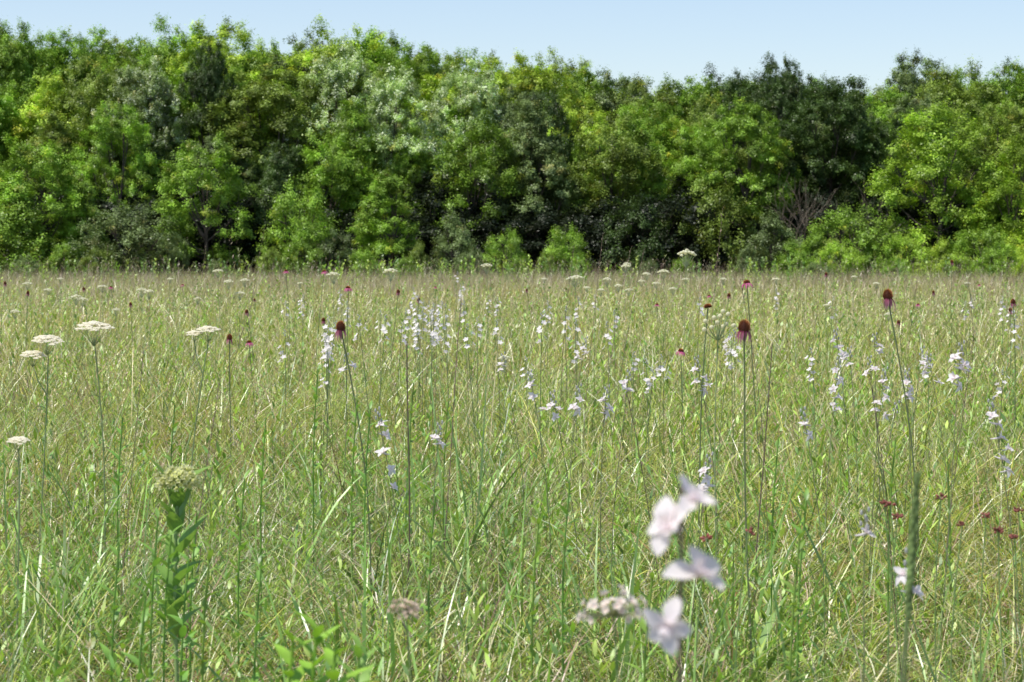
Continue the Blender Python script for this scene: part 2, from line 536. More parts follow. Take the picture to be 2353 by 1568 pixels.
larkspur(1568, [1143, 1212, 1312, 1430], 1.2, label="tall white larkspur spike with four open flowers", extra=.006, sc=1.08, offs=[42, -32, 48, -42], buds=0, fm=FLB, rs=1.5)
for a in [
    (2095, [1318, 1360], 2.6, 0, [-20, 18]), (1990, [1225], 2.9, 0, [5]),
    (865, [975, 1000, 1040, 1078, 1120], 4.3, -.03, [0, 8, -12, 8, 5]), (1216, [885, 910, 940], 4.8, -.03, [-5, -3, 15]), (1268, [932, 940, 958], 4.8, 0, [-14, 12, -8]),
    (1330, [918, 935, 942], 4.8, .02, [12, -10, 4]), (1395, [920, 938, 950], 4.9, .01, [-8, 10, 5]), (1447, [880, 897], 4.9, .02, [-10, 8]),
    (1346, [800, 812, 822], 6.5, 0, None), (1155, [838, 850], 6.0, 0, None), (1600, [850, 868, 878, 885, 898], 5.2, 0, [-10, 12, -15, 15, 3]),
    (1632, [1082, 1100, 1118, 1128], 4.0, .02, [-8, 3, 8, -3]), (1920, [785, 800, 815], 5.6, 0, None), (1930, [850, 872, 893, 912, 930, 940], 5.0, .02, [-8, 10, -12, 10, 0, 12]),
    (2010, [795, 808], 5.6, 0, None), (1952, [825, 838], 5.8, 0, None), (2035, [878, 893, 912, 925, 942], 4.9, .02, [-3, 10, 12, -18, -20]), (2085, [880, 893, 908, 915], 5.1, -.01, [-6, 8, -3, 6]),
    (2210, [822, 838, 848, 868, 885], 4.4, .02, [-15, 12, 8, -10, 4]), (2278, [955, 975, 1005, 1030, 1055, 1080], 4.0, -.03, [-20, 5, 5, 22, 3, 10]), (2135, [845, 858, 878], 5.4, 0, None),
    (1845, [975, 998], 4.3, 0, [-5, 5]), (1010, [1005, 1018], 4.5, 0, [-8, 8]), (1998, [848, 858], 5.5, 0, None), (2063, [955], 5.0, 0, None), (2120, [825, 835], 5.8, 0, None), (1690, [780, 800], 6.5, 0, None),
    (795, [840, 850], 6.0, 0, None)]:
    larkspur(a[0], a[1], a[2], a[3], offs=a[4], buds=6, sc=.82 if a[2] > 4.5 else .92)

x, y, z = spot(2112, 1085, 1.75)
root = obj("seed_spike", None, (x, y, 0), label="slender green seed spike rising above the grass", category="wildflower")
g = G(); P = stem_curve(g, 0, 0, z, (.02, 0), .0022, .0012, np.array([.14, .20, .07]))
obj("stem", g.mesh("stem", M_STEM), parent=root)
h = G()
for k in range(80):
    f = k / 80; c = stem_at(P, z - .002 - f * .11); a = k * 2.4 + random.uniform(-.5, .5)
    d = np.array([math.cos(a) * .35, math.sin(a) * .35, 1])
    h.blob(c + d * [.0038, .0038, 0], .0012 + .0010 * math.sin(f * 2.6), np.array([.15, .22, .07]) * random.uniform(.6, 1.4), 5, 4, squash=2.6, axis=d)
obj("seed_pods", h.mesh("seed_pods", M_STEM, True), parent=root)


def far_larkspur_mesh(seed):
    r = np.random.default_rng(seed)
    g = G()
    h = .72
    g.tube([[0, 0, 0], [.012, 0, .35], [0.0, .004, h]], [.0013, .0013, .0010], 4, col=STC * .8, mat=0)
    n = [4, 5, 3, 6, 7, 8, 5, 4][seed % 8]
    for k in range(n):
        z = h - .012 - k * .0165 - r.uniform(0, .010); a = r.uniform(0, 6.28); q = r.uniform(.008, .020)
        c = np.array([math.cos(a) * q, math.sin(a) * q, z])
        f = norm(np.array([math.cos(a), math.sin(a), .7]))
        u = norm(np.cross(f, [0, 0, 1])); v = np.cross(f, u)
        for j in range(5):
            b = j * 1.2566 + r.uniform(0, .5)
            g.petal(c, u * math.cos(b) + v * math.sin(b) + f * .2, f, .0110, .0085, col=WHT, col2=WHT * .75 + LAV * .25, segs=2, mat=1)
        g.petal(c, -f + [0, 0, .4], (0, 0, 1), .012, .004, col=LAV, segs=2, mat=1)
    for k in range(5):
        g.blob([.003 * math.cos(k * 2.4), .003 * math.sin(k * 2.4), h - .002 + .005 * k], .0020, (.45, .45, .42), 5, 4, squash=1.8)
    return g.mesh("larkspur", [M_STEM, M_PETAL])


FL = [far_larkspur_mesh(s) for s in range(8)]
farlk = [(680, 685), (675, 700), (740, 738), (734, 750), (795, 668), (799, 685), (860, 722), (853, 735), (947, 668), (958, 700), (965, 712), (985, 705), (1000, 722), (1010, 705), (972, 735), (990, 745), (943, 720),
         (1060, 662), (1064, 672), (1035, 630), (1110, 682), (1113, 740), (1135, 690), (1247, 700), (1250, 712), (1255, 730), (1300, 715), (1308, 690), (1310, 745), (1365, 685), (1170, 745), (770, 765), (763, 785), (650, 770),
         (1430, 722), (1425, 750), (1465, 820), (1480, 835), (1500, 825), (1540, 840), (1075, 700), (905, 750), (735, 825), (1475, 850), (1212, 830), (1680, 772), (1700, 790), (1795, 670), (1905, 690), (1885, 810),
         (2220, 690), (2235, 700), (2297, 690), (2300, 705), (2332, 735), (700, 680), (1100, 755), (1030, 700), (1605, 690), (1020, 735), (2290, 860), (2140, 820), (1068, 655), (868, 735), (785, 700), (935, 700), (1012, 690),
         (960, 745), (980, 722), (1005, 738), (953, 688), (975, 698), (995, 712)]
for (px, py) in farlk:
    h = random.uniform(.62, .70)
    D = min(max((CAM_H - h) * F / max(py - 584, 8), 7.5), 18)
    x, y, z = spot(px, py, D)
    s = max(z, .45) / .72
    obj("larkspur", random.choice(FL), (x, y, 0), rot=(random.uniform(-.06, .06), random.uniform(-.07, .07), random.uniform(0, 6)), scale=(1.1, 1.1, s),
        label="white larkspur spike in the open meadow", **LK)


# ------------------------------------------------------------------ coneflowers
def cone_mesh(flat, seed):
    r = np.random.default_rng(seed)
    g = G()
    R = .0080; H = .0135 if not flat else .006
    m, n = 8, 14
    th = np.linspace(0.05, math.pi / 2 + .35, m)
    a = np.linspace(0, 2 * math.pi, n, endpoint=False)
    V = np.stack([R * np.sin(th)[:, None] * np.cos(a), R * np.sin(th)[:, None] * np.sin(a), H * np.cos(th)[:, None] + 0 * a], -1).reshape(-1, 3)
    i = np.arange(m - 1)[:, None] * n; j = np.arange(n)[None]; k = (j + 1) % n
    Q = np.stack([i + n + j, i + n + k, i + k, i + j], -1).reshape(-1, 4)
    g.add(V, (.09, .025, .012), Q=Q)
    for q in range(170):
        u = (q + .5) / 170
        ph = q * 2.39996
        t = math.acos(1 - u * 1.12)
        nn = norm(np.array([math.sin(t) * math.cos(ph) / R, math.sin(t) * math.sin(ph) / R, math.cos(t) / H]))
        c = np.array([R * math.sin(t) * math.cos(ph), R * math.sin(t) * math.sin(ph), H * math.cos(t)])
        tip = c + nn * r.uniform(.0024, .0042) + np.array([0, 0, .001])
        e = norm(np.cross(nn, [.3, .5, .8])) * .0007; f = np.cross(nn, e)
        k = 1 - u
        col = np.array([.80, .30, .07]) * (.20 + .80 * k ** .6) + np.array([.03, 0, 0])
        cc = np.array([[.10, .02, .012]] * 3 + [col])
        g.add([c + e, c - e * .5 + f, c - e * .5 - f, tip], cc, T=[[0, 1, 3], [1, 2, 3], [2, 0, 3]])
    return g.mesh("cone", M_CONE)


def ray_mesh(kind, seed):
    r = np.random.default_rng(seed)
    g = G()
    n = 14 if kind == 'old' else 16
    for k in range(n):
        a = k * 2 * math.pi / n + r.normal(0, .15)
        if kind == 'old':
            sp = r.uniform(.25, .7)
            d = (math.cos(a) * sp, math.sin(a) * sp, -1)
            g.petal((math.cos(a) * .0078, math.sin(a) * .0078, -.002), d, (math.cos(a), math.sin(a), 0), .021 * r.uniform(.5, 1.2), .0038, curl=r.uniform(-.6, .1), col=(.34, .07, .14), col2=(.56, .28, .36), segs=4)
        else:
            d = (math.cos(a), math.sin(a), -.5 + r.normal(0, .15))
            g.petal((math.cos(a) * .0078, math.sin(a) * .0078, -.001), d, (0, 0, 1), .019 * r.uniform(.7, 1.1), .0055, curl=-.5, col=(.60, .12, .28), col2=(.70, .26, .42), segs=4)
    return g.mesh("petals", M_PETAL, smooth=True)


CONE = [cone_mesh(False, 1), cone_mesh(True, 2)]
RAY = {'old': [ray_mesh('old', s) for s in range(3)], 'pink': [ray_mesh('pink', s) for s in range(3)]}
CF = dict(category="wildflower", group="purple coneflowers in the meadow")


def coneflower(px, py, D, kind='old', lean=0.0, sc=1.0, label="coneflower with dark red cone and drooping faded petals"):
    x, y, z = spot(px, py, D)
    root = obj("coneflower", None, (x, y, 0), label=label, **CF)
    g = G()
    P = stem_curve(g, 0, 0, z - .003 * sc, (lean, 0), .0020, .0017, np.array([.16, .20, .09]), n=9, seed=px)
    if D < 7:
        for k in range(4):
            a = k * 2.1 + px; c = stem_at(P, .03 + .04 * k)
            g.petal(c, (math.cos(a), math.sin(a), 1.6), (math.cos(a), math.sin(a), 0), .18, .016, curl=.3, col=(.18, .30, .08), segs=5)
    obj("stem", g.mesh("stem", M_STEM), parent=root)
    fl = kind in ('flat', 'pink')
    rot = (random.uniform(-.12, .12), random.uniform(-.15, .15), random.uniform(0, 6))
    obj("seed_cone", CONE[1 if fl else 0], (0, 0, z), parent=root, rot=rot, scale=sc)
    if kind != 'flat':
        obj("petals", random.choice(RAY['pink' if kind == 'pink' else 'old']), (0, 0, z), parent=root, rot=rot, scale=sc)


coneflower(1710, 757, 4.1, lean=-.01, sc=1.15, label="coneflower with domed rusty cone and drooping magenta petals")
coneflower(783, 755, 4.9, lean=-.075, sc=1.05)
coneflower(2040, 683, 4.9, lean=-.08, sc=1.12)
coneflower(1627, 706, 5.4, 'flat', lean=.03, sc=.95, label="young coneflower with flat orange cone and no petals")
coneflower(1716, 650, 7.0, 'pink', lean=-.04, sc=1.0, label="coneflower with orange cone and pink petals")
for (px, py, D, k) in [(800, 662, 10, 'pink'), (527, 778, 8, 'old'), (572, 787, 9.5, 'pink'), (567, 718, 12, 'old'), (1565, 807, 8, 'pink'), (745, 624, 13, 'pink'), (657, 623, 14, 'pink'), (915, 672, 12, 'old'), (743, 737, 12, 'old'),
                       (2328, 696, 9, 'old'), (2322, 714, 12, 'old'), (2187, 603, 15, 'old'), (1898, 631, 16, 'old'), (2145, 673, 16, 'old'), (64, 674, 14, 'old'), (12, 652, 15, 'old'), (193, 665, 16, 'old'), (255, 660, 17, 'pink'),
                       (1675, 680, 13, 'old'), (962, 690, 14, 'old'), (1630, 680, 18, 'pink'), (2110, 700, 16, 'pink'), (2065, 742, 13, 'old'), (420, 655, 20, 'pink'), (300, 700, 15, 'old'), (1210, 668, 20, 'old'), (2250, 655, 22, 'pink'),
                       (1510, 700, 16, 'pink'), (1000, 660, 22, 'pink'), (585, 690, 20, 'old')]:
    coneflower(px, py, D, k, lean=random.uniform(-.06, .06), sc=1.0, label="coneflower with pink petals in the meadow" if k == 'pink' else "coneflower with dark red cone in the meadow")


# ------------------------------------------------------------------ yarrow
def yarrow_head(seed, R=.047, n=26, m=16, dome=.013, drop=.045, fl=.0032):
    r = np.random.default_rng(seed)
    g = G(); b = G()
    for k in range(n):
        u = math.sqrt((k + .3) / n); a = k * 2.39996 + r.normal(0, .15)
        c = np.array([R * .88 * u * math.cos(a), R * .88 * u * math.sin(a), dome * (1 - u ** 2.0) + r.normal(0, .0012)])
        if k % 2:
            b.tube([[0, 0, -drop], c * [.6, .6, 0] + [0, 0, -drop * .35], c - [0, 0, .004]], [.0009, .0005, .0005], 4, col=(.30, .36, .18))
        rc = R * .22
        for q in range(m):
            v = math.sqrt((q + .3) / m); e = q * 2.39996 + k
            p = c + np.array([rc * v * math.cos(e), rc * v * math.sin(e), .0022 * (1 - v * v) + r.normal(0, .0004)])
            col = np.array([.97, .94, .80]) * r.uniform(.92, 1.0)
            g.blob(p, fl * r.uniform(.85, 1.2), col, 6, 4, squash=.45)
    return g.mesh("flower_head", M_PETAL), b.mesh("flower_stalks", M_STEM)


YH = [yarrow_head(s) for s in range(4)]
YW = dict(category="wildflower", group="white yarrow plants in the meadow")


def yarrow(heads, D, lean=0.0, label="white yarrow with flat-topped creamy flower head", leaves=True):
    x, y, z = spot(heads[0][0], heads[0][1], D)
    root = obj("yarrow", None, (x, y, 0), label=label, **YW)
    g = G()
    SC = np.array([.24, .30, .14])
    P = stem_curve(g, 0, 0, z - .044 * heads[0][2], (lean, 0), .0020, .0014, SC, n=9, seed=heads[0][0])
    for i, (px, py, s) in enumerate(heads):
        hx, hy, hz = spot(px, py, D)
        hx -= x
        if i:
            e = np.array([hx, random.uniform(-.02, .02), hz - .044 * s])
            c = stem_at(P, min(z - .1, hz - .09))
            g.tube([c, (c + e) / 2 + [hx * .15, 0, 0], e], [.0014, .0012, .0011], 4, col=SC)
            hy = e[1]
        else:
            hy = 0
        m = YH[random.randrange(4)]
        rt = (random.uniform(.12, .28), random.uniform(-.1, .1), random.uniform(0, .3))
        obj("flower_head", m[0], (hx, hy, hz), parent=root, rot=rt, scale=s)
        obj("flower_stalks", m[1], (hx, hy, hz), parent=root, rot=rt, scale=s)
    if leaves:
        for k in range(9):
            zz = z * (.1 + .085 * k); c = stem_at(P, zz); a = k * 2.4 + heads[0][0]
            L = .075 - .005 * k
            d = norm(np.array([math.cos(a), math.sin(a), .9]))
            pts = [c + d * L * t + np.array([0, 0, -.02 * t * t]) for t in np.linspace(0, 1, 6)]
            g.tube(pts, .0009, 3, col=SC)
            sd = np.cross(d, [0, 0, 1])
            for q in range(1, 12):
                t = q / 12; p = c + d * L * t + np.array([0, 0, -.02 * t * t])
                for sg in (-1, 1):
                    g.petal(p, sd * sg + d * .5 + [0, 0, .3 * math.sin(q * 3)], (0, 0, 1), .009 * (1.1 - t * .6), .002, col=(.22, .32, .12), segs=1)
    obj("stem", g.mesh("stem", M_STEM), parent=root)


yarrow([(217, 755, .94)], 5.3, lean=-.03, label="tall white yarrow with broad creamy flower head")
yarrow([(110, 784, .76), (77, 817, .62)], 5.2, lean=.02, label="white yarrow with two creamy flower heads")
yarrow([(478, 760, .62), (445, 768, .44)], 5.3, lean=.06, label="white yarrow with two joined creamy flower heads")
yarrow([(40, 1014, .42)], 4.0)


def far_yarrow(seed):
    r = np.random.default_rng(seed)
    g = G()
    h = .8
    g.tube([[0, 0, 0], [.012, 0, .4], [0, 0, h - .05]], [.0015, .0015, .0012], 4, col=(.28, .34, .16))
    R = .042
    for k in range(20):
        u = math.sqrt((k + .4) / 20); a = k * 2.4
        c = np.array([R * u * math.cos(a), R * u * math.sin(a), h + .012 * (1 - u * u) + r.normal(0, .002)])
        g.tube([[0, 0, h - .052], c - [0, 0, .004]], [.0010, .0008], 3, col=(.46, .50, .30))
        g.blob(c, .010, np.array([.90, .89, .70]) * r.uniform(.88, 1.0), 6, 4, mat=1, squash=.45)
    return g.mesh("yarrow", [M_STEM, M_PETAL])


FY = [far_yarrow(s) for s in range(4)]
fy = [(503, 621, 17, .9), (325, 664, 13, .7), (350, 668, 13, .7), (237, 657, 16, .8), (175, 680, 12, .7), (190, 686, 13, .7), (65, 650, 16, .8), (528, 645, 14, .7), (563, 642, 15, .7), (545, 672, 14, .7), (30, 714, 12, .6),
      (900, 620, 11.5, .8), (768, 628, 12, .8), (1120, 608, 14, .8), (1563, 578, 9.5, .85), (1330, 636, 12, 1.0), (1437, 610, 16, .8), (1530, 622, 15, .9), (1490, 628, 17, .7), (1160, 820, 7, .45), (1398, 640, 14, .6), (1420, 655, 15, .6),
      (1450, 665, 16, .7), (1475, 645, 18, .7), (1505, 650, 18, .7), (1385, 665, 15, .6), (1545, 662, 16, .7), (1660, 640, 18, .7), (1780, 640, 19, .8), (2010, 650, 18, .7), (2050, 720, 12, .5), (1440, 605, 18, .7), (455, 685, 15, .6), (110, 665, 18, .8),
      (270, 710, 13, .5), (1900, 700, 16, .6), (2220, 650, 22, .8), (1350, 660, 19, .7), (1580, 640, 20, .8), (390, 640, 22, .7), (140, 640, 24, .8), (1960, 635, 22, .7), (1250, 640, 22, .7), (690, 650, 20, .6)]
for (px, py, D, s) in fy:
    x, y, z = spot(px, py, D)
    obj("yarrow", random.choice(FY), (x, y, 0), rot=(random.uniform(-.03, .03), random.uniform(-.02, .02), random.uniform(0, 6)), scale=(s, s, z / .81), label="white yarrow with flat flower head in the meadow", **YW)

x, y, z = spot(1650, 730, 5.0)
root = obj("button_wildflower", None, (x, y, 0), label="branched wildflower with pale green ball heads", category="wildflower")
g = G()
P = stem_curve(g, 0, 0, z - .05, (.01, 0), .0018, .0013, np.array([.28, .34, .16]))
h = G()
for (bx, by) in [(1662, 716), (1672, 722), (1655, 727), (1640, 730), (1620, 738), (1617, 757), (1648, 742), (1670, 745), (1685, 748), (1634, 752), (1663, 752)]:
    bx2, _, bz = spot(bx, by, 5.0)
    e = np.array([bx2 - x, random.uniform(-.02, .02), bz])
    c = P[-1]
    if e[2] < c[2] + .01: c = stem_at(P, e[2] - .03)
    g.tube([c, (c + e) / 2 + [0, 0, -.004], e], [.0011, .0009, .0008], 4, col=(.3, .36, .18))
    h.blob(e, .0052, (.84, .82, .60), 8, 6)
    for q in range(26):
        d = norm(rng.normal(0, 1, 3)); h.petal(e + d * .0045, d, (0.2, 0.1, 1), .0026, .0016, col=(.90, .88, .68), segs=1)
obj("stem", g.mesh("stem", M_STEM), parent=root)
obj("flower_heads", h.mesh("flower_heads", M_PETAL), parent=root)

# ------------------------------------------------------------------ milkweed
x, y, z = spot(407, 1085, 3.5)
root = obj("milkweed", None, (x, y, 0), label="green milkweed with yellow-green flower cluster and broad leaves", category="wildflower")
g = G()
P = stem_curve(g, 0, 0, z - .01, (.01, 0), .0040, .0030, np.array([.26, .36, .13]))
obj("stem", g.mesh("stem", M_STEM, True), parent=root)
g = G()
for k in range(12):
    zz = z - .034 - k * .021; a = k * 1.57 + .5
    for s in (0, math.pi):
        b = a + s + random.uniform(-.6, .6); c = stem_at(P, zz + random.uniform(-.006, .006))
        g.petal(c, (math.cos(b), math.sin(b), random.uniform(.8, 1.9)), (math.cos(b) * -.5, math.sin(b) * -.5, 1), .060 * random.uniform(.75, 1.2), .025 * random.uniform(.8, 1.2), curl=random.uniform(-.35, .1), col=np.array([.18, .32, .07]) * random.uniform(.75, 1.3), col2=(.25, .41, .09), segs=6, cup=.3, p=.9)
obj("leaves", g.mesh("leaves", M_LEAF, True), parent=root)
g = G()
for k in range(95):
    u = (k + .5) / 95; ph = k * 2.4; t = math.acos(1 - 1.4 * u)
    d = np.array([math.sin(t) * math.cos(ph), math.sin(t) * math.sin(ph), math.cos(t)])
    c = np.array([0, 0, z - .014]) + d * np.array([.030, .030, .021]) * random.uniform(.72, 1.15)
    v = random.uniform(.75, 1.08)
    g.tube([[P[-1][0], P[-1][1], z - .016], c], [.0007, .0006], 3, col=(.5, .58, .25))
    g.blob(c, .0030, np.array([.80, .82, .36]) * v, 6, 5)
    for q in range(5):
        b = q * 1.2566; uu = norm(np.cross(d, [.2, .1, .9])); vv = np.cross(d, uu)
        g.petal(c, d * .5 + (uu * math.cos(b) + vv * math.sin(b)) * .8, d, .0062, .0040, curl=.3, col=np.array([.84, .86, .42]) * v, col2=np.array([.94, .93, .60]) * v, segs=2)
obj("flower_cluster", g.mesh("flower_cluster", M_PETAL), parent=root)


def leafy(px, py, D, nl, L, W, col, label, gap=.028):
    x, y, z = spot(px, py, D)
    root = obj("leafy_plant", None, (x, y, 0), label=label, category="plant", group="broad-leaved plants in the meadow")
    g = G(); P = stem_curve(g, 0, 0, z, (.02, 0), .0022, .0015, np.array(col) * .9)
    obj("stem", g.mesh("stem", M_STEM, True), parent=root)
    g = G()
    for k in range(nl):
        zz = z - k * gap; b = k * 2.4 + px + random.uniform(-.4, .4); c = stem_at(P, max(zz, .02))
        s = (.65 + .35 * min(1, k / 4)) * random.uniform(.8, 1.15)
        g.petal(c, (math.cos(b), math.sin(b), random.uniform(.7, 1.6) - .04 * k), (-math.cos(b) * .5, -math.sin(b) * .5, 1), L * s, W * s, curl=-.3, col=np.array(col) * random.uniform(.8, 1.1), col2=np.array(col) * 1.2, segs=6, cup=.25)
    obj("leaves", g.mesh("leaves", M_LEAF, True), parent=root)


LB = "broad-leaved green plant growing through the grass"
leafy(725, 1445, 2.1, 20, .044, .014, (.25, .44, .05), "bright green broad-leaved plant among the grass", .009)
leafy(825, 1490, 2.15, 18, .042, .013, (.22, .38, .07), "bright green broad-leaved plant among the grass", .010)
leafy(670, 1475, 2.1, 16, .042, .014, (.25, .43, .05), "bright green broad-leaved plant among the grass", .011)
leafy(770, 1480, 2.05, 16, .042, .014, (.25, .43, .05), "bright green broad-leaved plant among the grass", .011)
for a in [(130, 1440, 2.4), (400, 930, 5.0), (610, 960, 4.7), (280, 960, 4.8), (1855, 1150, 3.4), (1000, 1140, 3.9), (1240, 1180, 3.6), (450, 1180, 3.6), (330, 1370, 2.9), (270, 1250, 3.1), (820, 920, 4.7), (850, 940, 4.6),
          (2060, 1010, 4.3), (1500, 1330, 3.0), (600, 1280, 3.2), (1790, 1010, 4.4), (1310, 1110, 3.8), (560, 1100, 3.9), (950, 880, 5.3), (730, 850, 5.4), (1840, 1240, 3.1), (1030, 920, 5.2), (360, 1190, 3.3), (480, 1260, 3.2),
          (390, 1230, 3.3), (430, 1290, 3.2)]:
    leafy(*a, 18, .036, .010, (.17 + random.random() * .06, .31 + random.random() * .07, .06), LB, .018)


def garlic(px, py, D, pale=False, s=1.0):
    x, y, z = spot(px, py, D)
    root = obj("wild_garlic", None, (x, y, 0), category="wildflower", group="wild garlic heads among the grass",
               label="wild garlic with pale pink open flower head" if pale else "wild garlic with dull red bulblet head")
    g = G(); P = stem_curve(g, 0, 0, z, (random.uniform(-.03, .03), 0), .0013, .0010, np.array([.2, .29, .1]))
    h = G(); r = random.Random(px)
    n = 42 if pale else 12
    for k in range(n):
        d = norm(np.array([r.gauss(0, 1), r.gauss(0, 1), r.gauss(.6, .8)]))
        if d[2] < -.3: d[2] *= -1
        q = (.022 if pale else .0062) * s * r.uniform(.55, 1.2)
        c = P[-1] + d * q * np.array([1.15, 1.15, .85])
        g.tube([P[-1], c], [.0006, .0005], 3, col=(.3, .32, .18))
        if pale:
            for j in range(5):
                b = j * 1.2566; uu = norm(np.cross(d, [.2, .9, .1])); vv = np.cross(d, uu)
                h.petal(c, d * .6 + uu * math.cos(b) + vv * math.sin(b), d, .0046 * s, .0034 * s, col=(.90, .74, .66) if s > .9 else (.78, .62, .5), col2=(.98, .93, .86) if s > .9 else (.8, .66, .52), segs=2)
        else:
            h.blob(c, .0018 * s, np.array([.28, .10, .09]) * r.uniform(.6, 1.8) + np.array([.07, .05, .03]), 6, 5, squash=1.7, axis=d)
    obj("stem", g.mesh("stem", M_STEM), parent=root)
    obj("flower_head", h.mesh("flower_head", M_PETAL, True), parent=root)


for (px, py) in [(2050, 1162), (2036, 1158), (2066, 1190), (2165, 1145), (2215, 1207), (2270, 1188), (2298, 1222), (2336, 1237), (1722, 1225), (1626, 1240), (2345, 1175)]:
    garlic(px, py, 3.3 + (1240 - py) / 300, False, random.uniform(.85, 1.15))
garlic(1412, 1415, 1.9, True, 1.08)
garlic(932, 1412, 2.2, True, .75)

DS = dict(category="dry stalk", group="dry dark stalks from last year", label="thin dark dry stalk standing above the grass")
for (px, py, D, lean, r0) in [(590, 660, 4.7, .14, .0009), (935, 785, 5.0, .0, .0024), (1060, 690, 5.4, .04, .0018), (1440, 900, 4.0, -.08, .0013), (505, 870, 3.9, .06, .0013),
                              (1660, 480, 5.2, .05, .0007), (1385, 540, 7.0, .06, .0011), (1320, 560, 8, .06, .0011), (1450, 570, 8, .11, .0014), (1480, 575, 8, .11, .0014), (2000, 870, 3.9, -.06, .0012),
                              (2240, 760, 5, .06, .0012), (610, 520, 9, .10, .0009), (250, 560, 11, .07, .0012), (475, 560, 11, .08, .0012), (1775, 790, 4.9, .03, .0022), (330, 800, 4.4, .05, .0011),
                              (1700, 640, 5.4, -.08, .0010), (1890, 640, 8, .07, .0011), (2120, 560, 12, .08, .0016), (2215, 590, 12, -.07, .0016)]:
    x, y, z = spot(px, py, D)
    z = min(z, 1.05)
    g = G()
    c = np.array([.15, .11, .08]) * random.uniform(.8, 1.6)
    P = stem_curve(g, 0, 0, z, (lean, random.uniform(-.03, .03)), r0, r0 * .45, c, n=9, seed=px)
    for k in range(14):
        p = stem_at(P, z * (1 - .018 * k)); a = k * 2.4
        g.petal(p, (math.cos(a) * .5, math.sin(a) * .5, 1), (math.cos(a), math.sin(a), 0), .010, .0028, col=c * 1.6, segs=2)
    obj("dry_stalk", g.mesh("dry_stalk", M_STEM), (x, y, 0), **DS)


